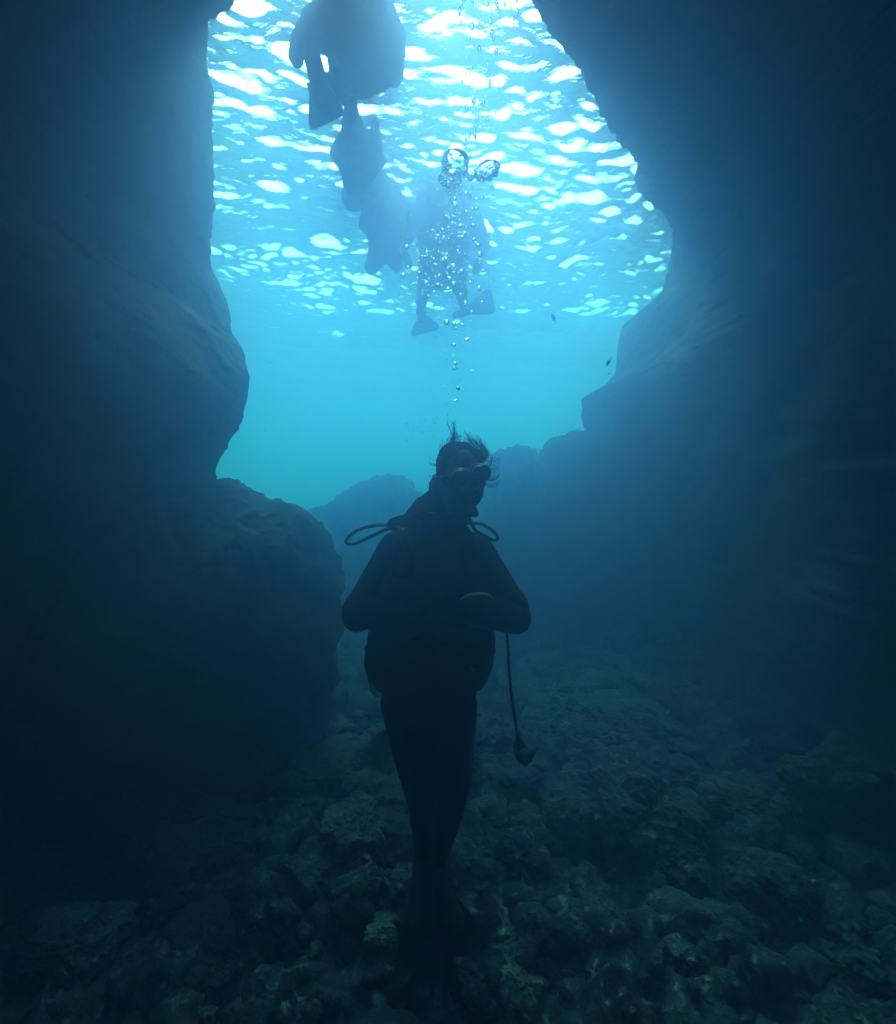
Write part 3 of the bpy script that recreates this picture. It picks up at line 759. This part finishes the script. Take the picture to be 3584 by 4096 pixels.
    big(937, 314, 10, 11, 2.1, 14.9, 'round bubble just right of the large domed one')
    for i in range(44):
        px = rs.choice((rs.gauss(905, 16), rs.gauss(950, 22))); bub(px, rs.uniform(345, 395), rs.choice((1.6, 2.2, 3, 3.8)), rs.uniform(2.0, 2.15), 'small bubble trailing under the two big bubbles', 'small bubbles under the big ones', (1, 1, 1.1))
build_bubbles()
def build_fine_bubbles():
    v, f = ico(2); f = np.array(f); rs = np.random.default_rng(4); V, F, n = [], [], 0
    for i in range(900):
        if i < 700: px, py = 885 + rs.normal() * 46, 530 + rs.normal() * 55
        elif i < 820: px, py = 918 + rs.normal() * 24, 385 + 95 * rs.random()
        else: px, py = 905 + rs.normal() * 12, 640 + rs.random() * 180
        if not 768 < px < 995: continue
        Y = 1.9 + .4 * rs.random(); kk = Y / (_cp * FPX)
        V.append(v * (.6 + 1.0 * rs.random() ** 2) * kk + np.array(tuple(atY(px, py, Y)))); F.append(f + n); n += len(v)
    o = mesh_obj('fine_bubbles', np.concatenate(V), np.concatenate(F), bpy.data.materials['air_bubble'])
    tag(o, 'fine froth of air specks among the rising bubbles', None, None, 'stuff')
build_fine_bubbles()

# ------------------------------------------------------------------ fish
def fish_mesh(bend=0):
    V, F = [], []; N, S = 14, 10
    for i in range(N):
        t = i / (N - 1); x = t - .5
        h = .17 * math.sin(math.pi * min(1, t * 1.08) ** .75) + .012; wd = h * .45
        yb = bend * math.sin(t * 5.5) * .12
        for j in range(S):
            a = 2 * math.pi * j / S; V.append((x, yb + wd * math.cos(a), h * math.sin(a)))
    for i in range(N - 1):
        for j in range(S): F.append((i * S + j, i * S + (j + 1) % S, (i + 1) * S + (j + 1) % S, (i + 1) * S + j))
    F.append(tuple(range(S))[::-1]); F.append(tuple((N - 1) * S + j for j in range(S)))
    return V, F
def flat_fin(pts, th=.008):
    V = [(x, -th, z) for x, z in pts] + [(x, th, z) for x, z in pts]; n = len(pts)
    F = [tuple(range(n)), tuple(range(2 * n - 1, n - 1, -1))] + [(i, i + n, (i + 1) % n + n, (i + 1) % n) for i in range(n)]
    return V, F
def build_fish():
    mg = plain_mat('fish_scales', (.10, .12, .12), .4, .5); mo = plain_mat('orange_scales', (.5, .16, .05), .4, .5)
    mp = plain_mat('silver_scales', (.75, .78, .78), .3, .6)
    def fish(px, py, L, Y, ang, label, mat, bend=0, group=None, parts=True, yaw=0):
        v, f = fish_mesh(bend); b = mesh_obj('fish', v, f, mat); b.location = atY(px, py, Y); b.scale = (L,) * 3; b.rotation_euler = (0, -ang, yaw)
        tag(b, label, 'fish', group)
        if parts:
            yb = bend * math.sin(5.5) * .12
            for nm, pts in (('tail', [(.48, .02), (.68, .16), (.62, 0), (.68, -.16), (.48, -.02)]), ('dorsal_fin', [(-.15, .15), (.0, .25), (.25, .16), (.2, .08), (-.1, .12)]), ('belly_fin', [(.0, -.14), (.12, -.24), (.2, -.10)])):
                fv, ff = flat_fin(pts); t = mesh_obj(nm, [(x, y + (yb if nm == 'tail' else 0), z) for x, y, z in fv], ff, mat, b, False)
        return b
    fish(1107, 636, .060, 3.4, R(-68), 'small grey fish below the surface, right of the swimmers\' fins', mg)
    fish(1217, 725, .046, 2.9, R(62), 'small dark fish with an orange flank near the right wall', mo, 1.0)
    fish(1218, 747, .022, 2.9, R(60), 'tiny fish just under the orange flanked one', mg, parts=False)
    rs = random.Random(9)
    p0 = None
    for i in range(16):
        px, py = rs.uniform(802, 876), rs.uniform(836, 884)
        v = fish(px, py, .014, 2.0, R(rs.uniform(20, 80)) * rs.choice((-1, 1)), 'tiny sliver of a fish left of the floating hair', mg, group='tiny fish beside the hair', parts=False)
        v.scale = (.012, .0035, .0035)
build_fish()

# ------------------------------------------------------------------ specks drifting in the water
def build_specks():
    rs = np.random.default_rng(8); V, F = [], []; n = 0
    base = np.array([[1, 1, 1], [1, -1, -1], [-1, 1, -1], [-1, -1, 1]]) * .6
    for i in range(2600):
        d = .5 + 4.2 * rs.random() ** .7; x = (rs.random() - .5) * 1.9 * d; z = CAMZ + (rs.random() - .52) * 1.9 * d
        if z > WL - .1 or z < .02: continue
        r = (.0004 + .0010 * rs.random() ** 3) * (.5 + .4 * d)
        V.append(base * r * (1 + rs.random((4, 3))) + np.array([x, d, z])); F += [(n, n + 1, n + 2), (n, n + 3, n + 1), (n, n + 2, n + 3), (n + 1, n + 3, n + 2)]; n += 4
    o = mesh_obj('drifting_specks', np.concatenate(V), F, plain_mat('speck', (.35, .35, .3), .8, .2))
    tag(o, 'fine pale specks drifting through the water', None, None, 'stuff')
build_specks()

# ------------------------------------------------------------------ haze: the water itself
def build_haze():
    x0, x1, y0, y1, z0, z1 = -46, 46, -8, 71, -3.2, WL + .6
    v = [(x, y, z) for x in (x0, x1) for y in (y0, y1) for z in (z0, z1)]
    f = [(0, 1, 3, 2), (4, 6, 7, 5), (0, 4, 5, 1), (2, 3, 7, 6), (0, 2, 6, 4), (1, 5, 7, 3)]
    m = bpy.data.materials.new('sea_haze'); m.use_nodes = True
    n = m.node_tree.nodes; l = m.node_tree.links; n.clear()
    out = n.new('ShaderNodeOutputMaterial'); pv = n.new('ShaderNodeVolumePrincipled')
    pv.inputs['Color'].default_value = (.28, .465, .86, 1)
    pv.inputs['Absorption Color'].default_value = (.0, .69, .98, 1)
    pv.inputs['Density'].default_value = .31
    pv.inputs['Anisotropy'].default_value = .86
    l.new(pv.outputs[0], out.inputs['Volume'])
    o = mesh_obj('haze', v, f, m, smooth=False); tag(o, kind='stuff')
build_haze()
